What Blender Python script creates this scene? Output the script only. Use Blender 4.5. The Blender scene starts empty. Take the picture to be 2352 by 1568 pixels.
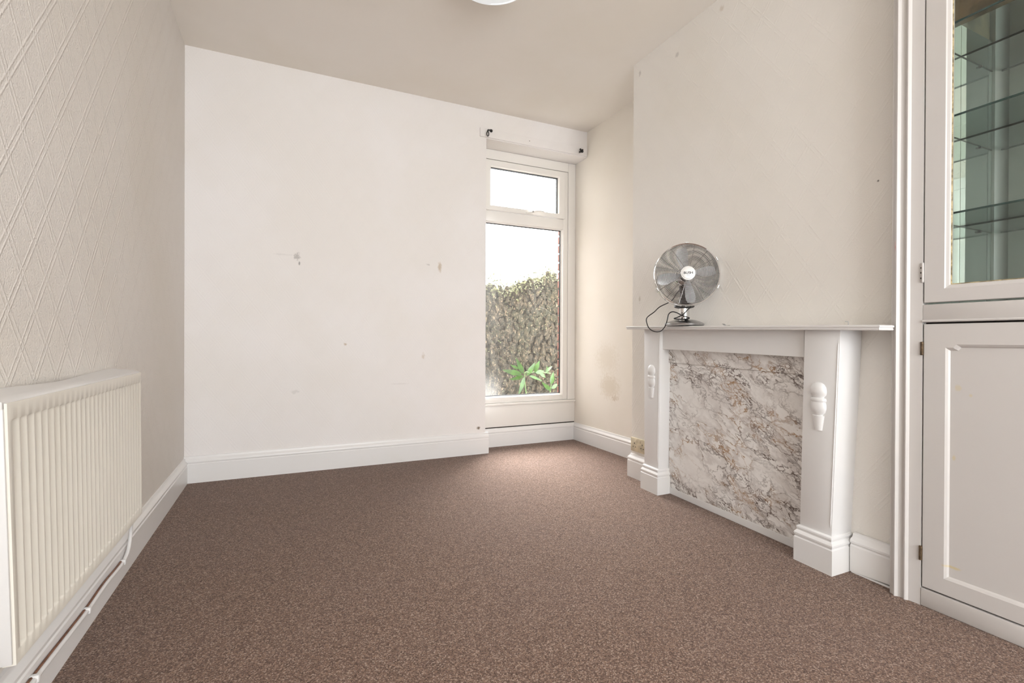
import bpy, bmesh, math, random
from mathutils import Vector, Matrix

random.seed(7)
scene = bpy.context.scene
COL = scene.collection

# ------------------------------------------------------------------ camera
F_PX, YAW, PITCH, ROLL, HC = 1117.5, 0.4342, -0.0035, 0.0044, 0.8645
cam_d = bpy.data.cameras.new('camera')
cam_d.sensor_width = 36.0
cam_d.lens = F_PX / 2352.0 * 36.0
cam_d.clip_start = 0.02
cam = bpy.data.objects.new('camera', cam_d)
COL.objects.link(cam)
_F = Vector((math.sin(YAW) * math.cos(PITCH), math.cos(YAW) * math.cos(PITCH), math.sin(PITCH)))
_R = Vector((math.cos(YAW), -math.sin(YAW), 0))
_U = _R.cross(_F)
_R2 = _R * math.cos(ROLL) + _U * math.sin(ROLL)
_U2 = _U * math.cos(ROLL) - _R * math.sin(ROLL)
cam.matrix_world = Matrix(((_R2.x, _U2.x, -_F.x, 0), (_R2.y, _U2.y, -_F.y, 0), (_R2.z, _U2.z, -_F.z, HC), (0, 0, 0, 1)))
scene.camera = cam

# ------------------------------------------------------------------ sky and exposure
SKY = 6.5
world = bpy.data.worlds.new('overcast_sky')
scene.world = world
world.use_nodes = True
_bg = world.node_tree.nodes['Background']
_bg.inputs['Color'].default_value = (0.985, 0.978, 1.02, 1)
_bg.inputs['Strength'].default_value = SKY
sun_d = bpy.data.lights.new('hazy_sun', 'SUN')
sun_d.energy = 6.2
sun_d.angle = math.radians(36)
sun_d.color = (1.0, 0.97, 0.95)
sun = bpy.data.objects.new('hazy_sun', sun_d)
sun.rotation_euler = Vector((0.22, 0.60, 0.77)).to_track_quat('Z', 'Y').to_euler()
sun.location = (6, 9, 8)
COL.objects.link(sun)
vs = scene.view_settings
vs.view_transform = 'Standard'
vs.look = 'None'
vs.exposure = 0.96
vs.gamma = 1.0
vs.use_curve_mapping = False


def portal(name, loc, rot, sx, sy):
    ld = bpy.data.lights.new(name, 'AREA')
    ld.shape = 'RECTANGLE'
    ld.size, ld.size_y = sx, sy
    ld.cycles.is_portal = True
    o = bpy.data.objects.new(name, ld)
    o.location = loc
    o.rotation_euler = rot
    COL.objects.link(o)


# daylight portals sit in the two real window openings (they only guide sampling)
portal('daylight_portal', (1.84, 3.72, 1.37), (math.radians(-90), 0, 0), 0.9, 2.05)
portal('daylight_portal', (0.65, -2.66, 1.40), (math.radians(90), 0, 0), 2.3, 2.1)

# ------------------------------------------------------------------ room dimensions
XL, YB, H = -0.552, 3.452, 2.609
XA, YW = 2.289, 3.633
Y1 = 2.49
YR = -2.6
XF = 1.892          # cupboard front


def chim_x(y, z):
    return 2.0 - 0.055 * ((Y1 - y) / 1.5) * (1 - z / 2.6)


# ------------------------------------------------------------------ node helpers
def new_mat(name):
    m = bpy.data.materials.new(name)
    m.use_nodes = True
    nt = m.node_tree
    b = nt.nodes['Principled BSDF']
    return m, nt, b


def N(nt, t, **kw):
    n = nt.nodes.new(t)
    for k, v in kw.items():
        setattr(n, k, v)
    return n


def inp(nt, sock, v):
    if isinstance(v, bpy.types.NodeSocket):
        nt.links.new(v, sock)
    else:
        sock.default_value = v


def mth(nt, op, a, b=None, c=None, clamp=False):
    n = N(nt, 'ShaderNodeMath', operation=op, use_clamp=clamp)
    inp(nt, n.inputs[0], a)
    if b is not None:
        inp(nt, n.inputs[1], b)
    if c is not None:
        inp(nt, n.inputs[2], c)
    return n.outputs[0]


def mrange(nt, v, a, b, c, d, smooth=True):
    n = N(nt, 'ShaderNodeMapRange', interpolation_type='SMOOTHSTEP' if smooth else 'LINEAR')
    inp(nt, n.inputs[0], v)
    for i, x in enumerate((a, b, c, d)):
        inp(nt, n.inputs[i + 1], x)
    return n.outputs[0]


def noise(nt, vec, scale, detail=4, rough=0.55, dist=0.0):
    n = N(nt, 'ShaderNodeTexNoise')
    if vec is not None:
        nt.links.new(vec, n.inputs['Vector'])
    n.inputs['Scale'].default_value = scale
    n.inputs['Detail'].default_value = detail
    n.inputs['Roughness'].default_value = rough
    n.inputs['Distortion'].default_value = dist
    return n


def voro(nt, vec, scale, feature='F1', rnd=1.0):
    n = N(nt, 'ShaderNodeTexVoronoi', feature=feature)
    if vec is not None:
        nt.links.new(vec, n.inputs['Vector'])
    n.inputs['Scale'].default_value = scale
    n.inputs['Randomness'].default_value = rnd
    return n


def mixc(nt, fac, a, b, blend='MIX'):
    n = N(nt, 'ShaderNodeMix', data_type='RGBA', blend_type=blend)
    inp(nt, n.inputs[0], fac)
    inp(nt, n.inputs[6], a if isinstance(a, bpy.types.NodeSocket) else (*a, 1) if len(a) == 3 else a)
    inp(nt, n.inputs[7], b if isinstance(b, bpy.types.NodeSocket) else (*b, 1) if len(b) == 3 else b)
    return n.outputs[2]


def ramp(nt, v, stops):
    n = N(nt, 'ShaderNodeValToRGB')
    el = n.color_ramp.elements
    while len(el) > 1:
        el.remove(el[-1])
    el[0].position, el[0].color = stops[0][0], (*stops[0][1], 1)
    for p, c in stops[1:]:
        e = el.new(p)
        e.color = (*c, 1)
    inp(nt, n.inputs[0], v)
    return n.outputs[0]


def vec_math(nt, op, a, b):
    n = N(nt, 'ShaderNodeVectorMath', operation=op)
    inp(nt, n.inputs[0], a)
    inp(nt, n.inputs[1], b)
    return n.outputs[0]


def bump(nt, h, strength, dist, normal=None):
    n = N(nt, 'ShaderNodeBump')
    n.inputs['Strength'].default_value = strength
    n.inputs['Distance'].default_value = dist
    nt.links.new(h, n.inputs['Height'])
    if normal is not None:
        nt.links.new(normal, n.inputs['Normal'])
    return n.outputs[0]


def pos(nt):
    return N(nt, 'ShaderNodeNewGeometry').outputs['Position']


def objco(nt):
    return N(nt, 'ShaderNodeTexCoord').outputs['Object']


# ------------------------------------------------------------------ materials
def stain_mask(nt, P, c, r, rag=0.5, nscale=60):
    d = vec_math(nt, 'SUBTRACT', P, c)
    d = vec_math(nt, 'DIVIDE', d, r)
    ln = N(nt, 'ShaderNodeVectorMath', operation='LENGTH')
    nt.links.new(d, ln.inputs[0])
    nz = noise(nt, P, nscale, 3).outputs[0]
    v = mth(nt, 'ADD', ln.outputs['Value'], mth(nt, 'MULTIPLY', mth(nt, 'SUBTRACT', nz, 0.5), rag * 4))
    return mrange(nt, v, 0.25, 1.0, 1.0, 0.0)


def wall_mat(name, col, emboss=0.6, lattice=0.12, stains=(), rough=0.62):
    m, nt, b = new_mat(name)
    P = pos(nt)
    big = noise(nt, P, 1.3, 3).outputs[0]
    c = mixc(nt, mrange(nt, big, 0.35, 0.7, 0, 1), col, tuple(x * y for x, y in zip(col, (0.965, 0.955, 0.93))))
    for cc, rr, sc, st, rag in stains:
        f = mth(nt, 'MULTIPLY', stain_mask(nt, P, cc, rr, rag), st)
        c = mixc(nt, f, c, sc)
    nt.links.new(c, b.inputs['Base Color'])
    b.inputs['Roughness'].default_value = rough
    b.inputs['Specular IOR Level'].default_value = 0.35
    sep = N(nt, 'ShaderNodeSeparateXYZ')
    nt.links.new(P, sep.inputs[0])
    u = mth(nt, 'ADD', sep.outputs[0], sep.outputs[1])
    v = sep.outputs[2]
    h = None
    if lattice:
        us = mth(nt, 'DIVIDE', u, lattice)
        vv = mth(nt, 'DIVIDE', v, lattice * 1.35)
        for s in (1, -1):
            a = mth(nt, 'ADD', us, mth(nt, 'MULTIPLY', vv, s))
            d = mth(nt, 'ABSOLUTE', mth(nt, 'SUBTRACT', mth(nt, 'FRACT', a), 0.5))
            e = mth(nt, 'ABSOLUTE', mth(nt, 'SUBTRACT', d, 0.075))
            k = mrange(nt, e, 0.0, 0.05, 1.0, 0.0)
            h = k if h is None else mth(nt, 'MAXIMUM', h, k)
        h = mth(nt, 'MULTIPLY', h, 0.55)
    st = noise(nt, P, 190, 2, 0.6).outputs[0]
    st2 = noise(nt, P, 28, 3, 0.6).outputs[0]
    hh = mth(nt, 'ADD', mth(nt, 'MULTIPLY', st, 1.0), mth(nt, 'MULTIPLY', st2, 0.5))
    h = hh if h is None else mth(nt, 'ADD', h, hh)
    nt.links.new(bump(nt, h, emboss, 0.0022), b.inputs['Normal'])
    return m


GREY = (0.22, 0.20, 0.18)
BROWN = (0.48, 0.36, 0.22)
back_stains = [
    ((0.061, YB, 1.40), (0.022, 1, 0.03), GREY, 0.45, 0.6),
    ((0.075, YB, 1.355), (0.008, 1, 0.016), (0.15, 0.13, 0.12), 0.7, 0.35),
    ((-0.02, YB, 1.405), (0.08, 1, 0.008), GREY, 0.10, 0.4),
    ((1.016, YB, 1.392), (0.018, 1, 0.05), BROWN, 0.6, 0.25),
    ((0.93, YB, 1.405), (0.02, 1, 0.008), GREY, 0.3, 0.5),
    ((0.895, YB, 0.74), (0.016, 1, 0.03), BROWN, 0.35, 0.6),
    ((0.36, YB, 0.83), (0.012, 1, 0.012), BROWN, 0.6, 0.3),
    ((0.72, YB, 0.55), (0.09, 1, 0.006), GREY, 0.12, 0.4),
    ((0.05, YB, 0.52), (0.03, 1, 0.015), GREY, 0.15, 0.5),
    ((1.325, YB, 0.195), (0.018, 1, 0.016), (0.16, 0.11, 0.06), 0.9, 0.3),
]
alc_stains = [
    ((XA, 3.12, 0.50), (1, 0.16, 0.13), (0.60, 0.50, 0.36), 0.42, 0.30),
    ((XA, 3.16, 0.72), (1, 0.20, 0.16), (0.66, 0.57, 0.44), 0.30, 0.30),
    ((XA, 3.05, 0.42), (1, 0.05, 0.03), BROWN, 0.35, 0.5),
]
chim_stains = [
    ((2.0, 2.42, 1.12), (1, 0.012, 0.03), (0.4, 0.33, 0.25), 0.5, 0.4),
    ((2.0, 2.43, 2.53), (1, 0.015, 0.025), GREY, 0.35, 0.3),
    ((2.0, 2.11, 2.48), (1, 0.02, 0.02), GREY, 0.3, 0.3),
    ((2.0, 1.80, 2.55), (1, 0.02, 0.02), BROWN, 0.35, 0.3),
    ((1.97, 1.062, 1.456), (1, 0.006, 0.006), (0.1, 0.08, 0.07), 0.8, 0.1),
]
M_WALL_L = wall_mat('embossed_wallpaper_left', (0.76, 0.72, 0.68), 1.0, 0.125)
M_WALL_B = wall_mat('embossed_wallpaper_back', (0.87, 0.84, 0.83), 0.35, 0.125, back_stains)
M_WALL_A = wall_mat('plain_wall_paint', (0.865, 0.815, 0.745), 0.15, 0, alc_stains)
M_WALL_C = wall_mat('embossed_wallpaper_chimney', (0.855, 0.82, 0.772), 0.36, 0.125, chim_stains)
M_CEIL = wall_mat('ceiling_paint', (0.90, 0.855, 0.80), 0.12, 0)


def paint_mat(name, col, rough=0.38, wear=0.25, chips=()):
    m, nt, b = new_mat(name)
    P = pos(nt)
    n1 = noise(nt, P, 2.5, 4).outputs[0]
    c = mixc(nt, mth(nt, 'MULTIPLY', mrange(nt, n1, 0.45, 0.75, 0, 1), wear), col, tuple(x * y for x, y in zip(col, (0.93, 0.90, 0.82))))
    for cc, rr, sc, st, rag in chips:
        c = mixc(nt, mth(nt, 'MULTIPLY', stain_mask(nt, P, cc, rr, rag), st), c, sc)
    nt.links.new(c, b.inputs['Base Color'])
    b.inputs['Roughness'].default_value = rough
    n2 = noise(nt, P, 45, 3).outputs[0]
    nt.links.new(bump(nt, n2, 0.12, 0.0012), b.inputs['Normal'])
    return m


YEL = (0.66, 0.54, 0.26)
cup_chips = [((XF, 0.80, 0.155), (1, 0.03, 0.006), YEL, 0.7, 0.3), ((XF, 0.79, 0.72), (1, 0.012, 0.012), YEL, 0.35, 0.5),
             ((XF, 0.76, 0.70), (1, 0.006, 0.006), YEL, 0.4, 0.3), ((XF, 0.80, 0.50), (1, 0.006, 0.012), YEL, 0.5, 0.3),
             ((1.886, 0.957, 1.19), (1, 0.004, 0.028), (0.65, 0.06, 0.04), 0.95, 0.25)]
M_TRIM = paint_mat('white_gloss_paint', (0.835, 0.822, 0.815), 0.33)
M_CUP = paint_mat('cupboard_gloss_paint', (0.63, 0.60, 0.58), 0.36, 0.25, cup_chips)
M_SURR = paint_mat('fireplace_gloss_paint', (0.80, 0.788, 0.782), 0.38, 0.3)
M_SHELF = paint_mat('mantel_gloss_paint', (0.78, 0.76, 0.75), 0.32, 0.2)
M_RAD = paint_mat('radiator_enamel', (0.80, 0.765, 0.69), 0.42, 0.2)
M_RADW = paint_mat('radiator_white_paint', (0.70, 0.685, 0.675), 0.4, 0.2)
M_PVC = paint_mat('white_upvc', (0.86, 0.83, 0.79), 0.28, 0.1)


def simple(name, col, rough=0.5, metal=0.0, nscale=0, amt=0.15, bumpk=0.0):
    m, nt, b = new_mat(name)
    b.inputs['Roughness'].default_value = rough
    b.inputs['Metallic'].default_value = metal
    if nscale:
        P = objco(nt)
        n = noise(nt, P, nscale, 4).outputs[0]
        c = mixc(nt, mrange(nt, n, 0.35, 0.65, 0, 1), tuple(x * (1 - amt) for x in col), tuple(min(1, x * (1 + amt)) for x in col))
        nt.links.new(c, b.inputs['Base Color'])
        if bumpk:
            nt.links.new(bump(nt, n, 0.5, bumpk), b.inputs['Normal'])
    else:
        b.inputs['Base Color'].default_value = (*col, 1)
    return m


M_GASKET = simple('black_gasket', (0.02, 0.022, 0.024), 0.5, 0, 40)
M_BLACK = simple('black_plastic', (0.012, 0.012, 0.013), 0.4, 0, 60)
M_CHROME = simple('chrome', (0.78, 0.77, 0.77), 0.09, 1.0, 20, 0.03)
M_WIRE = simple('chromed_wire', (0.50, 0.49, 0.49), 0.25, 1.0, 20, 0.03)
M_BRUSH = simple('brushed_steel', (0.50, 0.50, 0.50), 0.28, 1.0, 50, 0.08)
M_ALU = simple('polished_aluminium_blade', (0.88, 0.88, 0.90), 0.34, 0.35, 30, 0.05)
M_BADGE = simple('badge_silver', (0.80, 0.78, 0.76), 0.4, 0.15, 30, 0.03)
M_DARK = simple('dark_gap', (0.03, 0.022, 0.018), 0.9, 0, 40)
M_HINGE = simple('worn_brass_hinge', (0.16, 0.11, 0.065), 0.5, 0.6, 90, 0.4)
M_COPPER = simple('copper_pipe', (0.22, 0.105, 0.06), 0.4, 0.8, 50, 0.25)
M_BRASSV = simple('brass_valve', (0.30, 0.22, 0.11), 0.35, 0.85, 50, 0.3)
M_OPAL = simple('opal_glass', (0.86, 0.89, 0.91), 0.18, 0, 10, 0.01)
M_SOCKET = simple('yellowed_socket', (0.66, 0.58, 0.42), 0.4, 0, 25, 0.14)
M_HOLE = simple('socket_hole', (0.01, 0.01, 0.01), 0.8, 0, 50)
M_WOODB = simple('old_brown_board', (0.21, 0.15, 0.085), 0.6, 0, 14, 0.35)
M_FLAKE = simple('paint_flake', (0.5, 0.49, 0.48), 0.5, 0, 50)
M_SOIL = simple('yard_concrete', (0.20, 0.185, 0.16), 0.9, 0, 9, 0.3)
M_BRICK = simple('red_brick', (0.22, 0.08, 0.055), 0.85, 0, 35, 0.35, 0.002)
M_MORTAR = simple('pale_mortar', (0.28, 0.25, 0.21), 0.9, 0, 40, 0.2)
M_LEAF = simple('bright_green_leaf', (0.036, 0.105, 0.008), 0.35, 0, 18, 0.3)
M_STEM = simple('green_stem', (0.10, 0.18, 0.05), 0.5, 0, 30, 0.2)
M_IVY = simple('pale_wall_growth', (0.12, 0.125, 0.055), 0.6, 0, 5, 0.5)
M_EXT = simple('outside_render', (0.5, 0.47, 0.43), 0.9, 0, 12, 0.1)


def stone_mat():
    m, nt, b = new_mat('mossy_rubble_stone')
    P = pos(nt)
    sc = vec_math(nt, 'MULTIPLY', P, (1.0, 1.0, 0.55))
    n1 = noise(nt, sc, 26, 6, 0.7, 0.6).outputs[0]
    n2 = noise(nt, P, 3.2, 4).outputs[0]
    n3 = noise(nt, sc, 80, 4, 0.7).outputs[0]
    v = mth(nt, 'ADD', mth(nt, 'MULTIPLY', n1, 0.7), mth(nt, 'MULTIPLY', n3, 0.3))
    c = ramp(nt, v, [(0.36, (0.008, 0.0065, 0.004)), (0.46, (0.024, 0.020, 0.010)), (0.54, (0.050, 0.038, 0.021)), (0.64, (0.15, 0.115, 0.07))])
    c = mixc(nt, mrange(nt, n2, 0.42, 0.66, 0, 0.6), c, mixc(nt, 0.55, c, (0.035, 0.04, 0.012)))
    fl = mth(nt, 'MULTIPLY', mrange(nt, noise(nt, sc, 55, 3, 0.6, 0.8).outputs[0], 0.58, 0.68, 0, 1), 0.8)
    c = mixc(nt, fl, c, (0.36, 0.26, 0.16))
    dk = mrange(nt, noise(nt, vec_math(nt, 'MULTIPLY', P, (1, 1, 0.3)), 22, 3, 0.6).outputs[0], 0.55, 0.70, 0, 0.8)
    c = mixc(nt, dk, c, (0.012, 0.012, 0.006))
    nt.links.new(c, b.inputs['Base Color'])
    b.inputs['Roughness'].default_value = 0.95
    nt.links.new(bump(nt, v, 1.0, 0.03), b.inputs['Normal'])
    return m


M_STONE = stone_mat()


def carpet_mat():
    m, nt, b = new_mat('brown_loop_carpet')
    P = pos(nt)
    sc = vec_math(nt, 'MULTIPLY', P, (1.0, 1.0, 0.0))
    vo = voro(nt, sc, 310, 'F1', 0.85)
    sep = N(nt, 'ShaderNodeSeparateColor')
    nt.links.new(vo.outputs['Color'], sep.inputs[0])
    c = ramp(nt, sep.outputs[0], [(0.0, (0.080, 0.050, 0.038)), (0.3, (0.145, 0.093, 0.070)), (0.55, (0.195, 0.128, 0.100)), (0.78, (0.24, 0.150, 0.108)), (0.95, (0.37, 0.28, 0.23))])
    big = noise(nt, sc, 1.6, 3).outputs[0]
    c = mixc(nt, mrange(nt, big, 0.4, 0.65, 0.0, 0.22), c, mixc(nt, 0.35, c, (0.20, 0.15, 0.15)))
    nt.links.new(c, b.inputs['Base Color'])
    b.inputs['Roughness'].default_value = 0.9
    b.inputs['Specular IOR Level'].default_value = 0.2
    b.inputs['Sheen Weight'].default_value = 0.12
    b.inputs['Sheen Roughness'].default_value = 0.3
    h = mth(nt, 'SUBTRACT', 1.0, vo.outputs['Distance'])
    nt.links.new(bump(nt, h, 0.5, 0.003), b.inputs['Normal'])
    return m


M_CARPET = carpet_mat()


def marble_mat():
    m, nt, b = new_mat('marble_effect_vinyl')
    P = pos(nt)
    # rotate so that the veins run diagonally, then stretch them
    mp = N(nt, 'ShaderNodeMapping')
    mp.inputs['Rotation'].default_value = (math.radians(-24), 0, 0)
    nt.links.new(P, mp.inputs['Vector'])
    V = vec_math(nt, 'MULTIPLY', mp.outputs[0], (1.0, 0.60, 1.15))
    w = noise(nt, V, 5.5, 5, 0.6)
    wv = vec_math(nt, 'MULTIPLY', vec_math(nt, 'SUBTRACT', w.outputs['Color'], (0.5, 0.5, 0.5)), (0.24, 0.24, 0.24))
    VW = vec_math(nt, 'ADD', V, wv)
    w2 = noise(nt, V, 26, 4, 0.6)
    wv2 = vec_math(nt, 'MULTIPLY', vec_math(nt, 'SUBTRACT', w2.outputs['Color'], (0.5, 0.5, 0.5)), (0.020, 0.020, 0.020))
    VW2 = vec_math(nt, 'ADD', VW, wv2)
    veinA = mrange(nt, voro(nt, VW2, 12, 'DISTANCE_TO_EDGE').outputs['Distance'], 0.0, 0.045, 1.0, 0.0)
    veinB = mrange(nt, voro(nt, VW2, 36, 'DISTANCE_TO_EDGE').outputs['Distance'], 0.0, 0.12, 1.0, 0.0)
    veinC = mrange(nt, mth(nt, 'ABSOLUTE', mth(nt, 'SUBTRACT', noise(nt, VW, 7, 5, 0.55).outputs[0], 0.5)), 0.0, 0.018, 1.0, 0.0)
    dens = noise(nt, V, 6.5, 3, 0.5, 0.4).outputs[0]
    dmask = mrange(nt, dens, 0.48, 0.60, 0.0, 1.0)
    dm2 = mrange(nt, noise(nt, V, 4.0, 3).outputs[0], 0.38, 0.56, 0.12, 1.0)
    vein = mth(nt, 'MAXIMUM', mth(nt, 'MULTIPLY', veinA, dm2), mth(nt, 'MULTIPLY', veinB, dmask))
    vein = mth(nt, 'MAXIMUM', vein, mth(nt, 'MULTIPLY', veinC, mth(nt, 'MULTIPLY', dm2, 0.8)))
    cloud = mrange(nt, noise(nt, VW, 5, 5, 0.6).outputs[0], 0.46, 0.70, 0.0, 0.55)
    halo = mth(nt, 'MULTIPLY', mrange(nt, voro(nt, VW2, 13, 'DISTANCE_TO_EDGE').outputs['Distance'], 0.0, 0.2, 1.0, 0.0), mth(nt, 'MULTIPLY', dm2, 0.5))
    base = mixc(nt, cloud, (0.90, 0.88, 0.855), (0.66, 0.61, 0.58))
    base = mixc(nt, halo, base, (0.50, 0.45, 0.42))
    warm = mrange(nt, noise(nt, V, 8, 2).outputs[0], 0.50, 0.64, 0.0, 0.85)
    vc = mixc(nt, warm, (0.095, 0.055, 0.04), (0.42, 0.23, 0.09))
    c = mixc(nt, mth(nt, 'MULTIPLY', vein, mrange(nt, noise(nt, VW, 22, 3, 0.6).outputs[0], 0.33, 0.58, 0.35, 0.98)), base, vc)
    nt.links.new(c, b.inputs['Base Color'])
    b.inputs['Roughness'].default_value = 0.32
    return m


M_MARBLE = marble_mat()


def glass_mat(name, tint=(1, 1, 1), refl=1.0, dirt=0.0):
    m = bpy.data.materials.new(name)
    m.use_nodes = True
    nt = m.node_tree
    nt.nodes.clear()
    out = N(nt, 'ShaderNodeOutputMaterial')
    tr = N(nt, 'ShaderNodeBsdfTransparent')
    tr.inputs[0].default_value = (*tint, 1)
    gl = N(nt, 'ShaderNodeBsdfGlossy')
    gl.inputs['Roughness'].default_value = 0.01
    lw = N(nt, 'ShaderNodeLayerWeight')
    lw.inputs[0].default_value = 0.5
    # Schlick reflectance, the same from both faces of the sheet
    schlick = mth(nt, 'MULTIPLY_ADD', mth(nt, 'POWER', lw.outputs['Facing'], 5.0), 0.96, 0.04)
    mx = N(nt, 'ShaderNodeMixShader')
    nt.links.new(mth(nt, 'MULTIPLY', schlick, refl), mx.inputs[0])
    nt.links.new(tr.outputs[0], mx.inputs[1])
    nt.links.new(gl.outputs[0], mx.inputs[2])
    res = mx.outputs[0]
    if dirt:
        P = pos(nt)
        tl = N(nt, 'ShaderNodeBsdfTranslucent')
        tl.inputs[0].default_value = (0.9, 0.9, 0.88, 1)
        n = noise(nt, P, 5, 5, 0.6).outputs[0]
        sp = N(nt, 'ShaderNodeSeparateXYZ')
        nt.links.new(P, sp.inputs[0])
        # grime gathers in the corners of the pane
        low = mrange(nt, sp.outputs[2], 0.40, 0.62, 1.0, 0.0)
        lef = mrange(nt, sp.outputs[0], 1.46, 1.66, 1.0, 0.0)
        g = mth(nt, 'ADD', mth(nt, 'MULTIPLY', low, lef), 0.10)
        g = mth(nt, 'ADD', g, mth(nt, 'MULTIPLY', lef, 0.12))
        fac = mth(nt, 'MULTIPLY', mth(nt, 'MULTIPLY', g, mrange(nt, n, 0.3, 0.7, 0.6, 1.2)), dirt, clamp=True)
        m2 = N(nt, 'ShaderNodeMixShader')
        nt.links.new(fac, m2.inputs[0])
        nt.links.new(res, m2.inputs[1])
        nt.links.new(tl.outputs[0], m2.inputs[2])
        res = m2.outputs[0]
    nt.links.new(res, out.inputs[0])
    return m


M_GLASS = glass_mat('dirty_window_glass', (0.97, 0.98, 0.975), 1.0, 0.09)
M_DGLASS = glass_mat('door_glass', (0.96, 0.98, 0.97), 0.8)
M_SGLASS = glass_mat('shelf_glass', (0.90, 0.95, 0.93), 0.6)
M_SEDGE = simple('green_glass_edge', (0.02, 0.055, 0.05), 0.15, 0, 30)
M_MIRROR = simple('greenish_mirror', (0.84, 0.90, 0.865), 0.015, 0.84)


_ob = M_OPAL.node_tree.nodes['Principled BSDF']
_ob.inputs['Emission Color'].default_value = (0.90, 0.96, 1.0, 1)
_ob.inputs['Emission Strength'].default_value = 0.18


# ------------------------------------------------------------------ object helpers
def tag(o, label=None, cat=None, group=None, kind=None):
    if label:
        o['label'] = label
    if cat:
        o['category'] = cat
    if group:
        o['group'] = group
    if kind:
        o['kind'] = kind
    return o


def empty(name, loc=(0, 0, 0), rz=0.0, parent=None):
    o = bpy.data.objects.new(name, None)
    o.empty_display_size = 0.05
    o.location = loc
    o.rotation_euler = (0, 0, rz)
    COL.objects.link(o)
    if parent:
        o.parent = parent
    return o


def place(o, parent):
    """parent o (built in world coordinates) without moving it"""
    o.parent = parent
    o.matrix_parent_inverse = wmat(parent).inverted()
    return o


def wmat(o):
    m = Matrix.Translation(o.location) @ o.rotation_euler.to_matrix().to_4x4()
    if o.parent is not None:
        m = wmat(o.parent) @ o.matrix_parent_inverse @ m
    return m


def link(name, bm, mat, parent=None, smooth=False, local=False):
    bmesh.ops.recalc_face_normals(bm, faces=bm.faces[:])
    me = bpy.data.meshes.new(name)
    bm.to_mesh(me)
    bm.free()
    for mm in (mat if isinstance(mat, (list, tuple)) else [mat]):
        me.materials.append(mm)
    if smooth:
        for p in me.polygons:
            p.use_smooth = True
    o = bpy.data.objects.new(name, me)
    COL.objects.link(o)
    if parent is not None:
        if local:
            o.parent = parent
        else:
            place(o, parent)
    return o


def auto_smooth(o, ang=40):
    me = o.data
    me.polygons.foreach_set('use_smooth', [True] * len(me.polygons))
    me.set_sharp_from_angle(angle=math.radians(ang))
    return o


def hexa(bm, p):
    """p: 8 points, bottom ring then top ring"""
    v = [bm.verts.new(q) for q in p]
    fs = [(3, 2, 1, 0), (4, 5, 6, 7), (0, 1, 5, 4), (1, 2, 6, 5), (2, 3, 7, 6), (3, 0, 4, 7)]
    return [bm.faces.new([v[i] for i in f]) for f in fs]


def box(bm, x0, x1, y0, y1, z0, z1, bev=0.0, seg=2, fn=None):
    b2 = bmesh.new()
    hexa(b2, [(x0, y0, z0), (x1, y0, z0), (x1, y1, z0), (x0, y1, z0), (x0, y0, z1), (x1, y0, z1), (x1, y1, z1), (x0, y1, z1)])
    merge(bm, b2, bev, seg, fn)


def merge(bm, b2, bev=0.0, seg=2, fn=None, mi=0):
    bmesh.ops.recalc_face_normals(b2, faces=b2.faces[:])
    if bev:
        bmesh.ops.bevel(b2, geom=b2.edges[:], offset=bev, segments=seg, profile=0.5, affect='EDGES')
    if fn:
        for v in b2.verts:
            v.co = Vector(fn(v.co))
    vm = {}
    for v in b2.verts:
        vm[v] = bm.verts.new(v.co)
    for f in b2.faces:
        try:
            nf = bm.faces.new([vm[v] for v in f.verts])
            nf.material_index = f.material_index if not mi else mi
        except ValueError:
            pass
    b2.free()


def B(name, x0, x1, y0, y1, z0, z1, mat, parent=None, bev=0.0, fn=None, local=False, seg=2):
    bm = bmesh.new()
    box(bm, min(x0, x1), max(x0, x1), min(y0, y1), max(y0, y1), min(z0, z1), max(z0, z1), bev, seg, fn)
    o = link(name, bm, mat, parent, local=local)
    if bev:
        auto_smooth(o, 35)
    return o


def tube(bm, pts, r, sides=8, closed=False, caps=True):
    pts = [Vector(p) for p in pts]
    n = len(pts)
    rs = r if isinstance(r, (list, tuple)) else [r] * n
    rings = []
    up = None
    for i in range(n):
        if closed:
            t = pts[(i + 1) % n] - pts[i - 1]
        else:
            t = pts[min(i + 1, n - 1)] - pts[max(i - 1, 0)]
        t.normalize()
        if up is None:
            up = t.orthogonal().normalized()
        up = (up - t * up.dot(t))
        if up.length < 1e-6:
            up = t.orthogonal()
        up.normalize()
        s = t.cross(up)
        rings.append([bm.verts.new(pts[i] + (up * math.cos(a) + s * math.sin(a)) * rs[i]) for a in [2 * math.pi * k / sides for k in range(sides)]])
    m = n if closed else n - 1
    for i in range(m):
        a, b = rings[i], rings[(i + 1) % n]
        for k in range(sides):
            bm.faces.new([a[k], a[(k + 1) % sides], b[(k + 1) % sides], b[k]])
    if caps and not closed:
        bm.faces.new(rings[0][::-1])
        bm.faces.new(rings[-1])


def spline(pts, sub=6):
    pts = [Vector(p) for p in pts]
    out = []
    for i in range(len(pts) - 1):
        p0, p1, p2, p3 = pts[max(i - 1, 0)], pts[i], pts[i + 1], pts[min(i + 2, len(pts) - 1)]
        for k in range(sub):
            t = k / sub
            out.append(0.5 * ((2 * p1) + (p2 - p0) * t + (2 * p0 - 5 * p1 + 4 * p2 - p3) * t * t + (3 * p1 - p0 - 3 * p2 + p3) * t ** 3))
    out.append(pts[-1])
    return out


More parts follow.
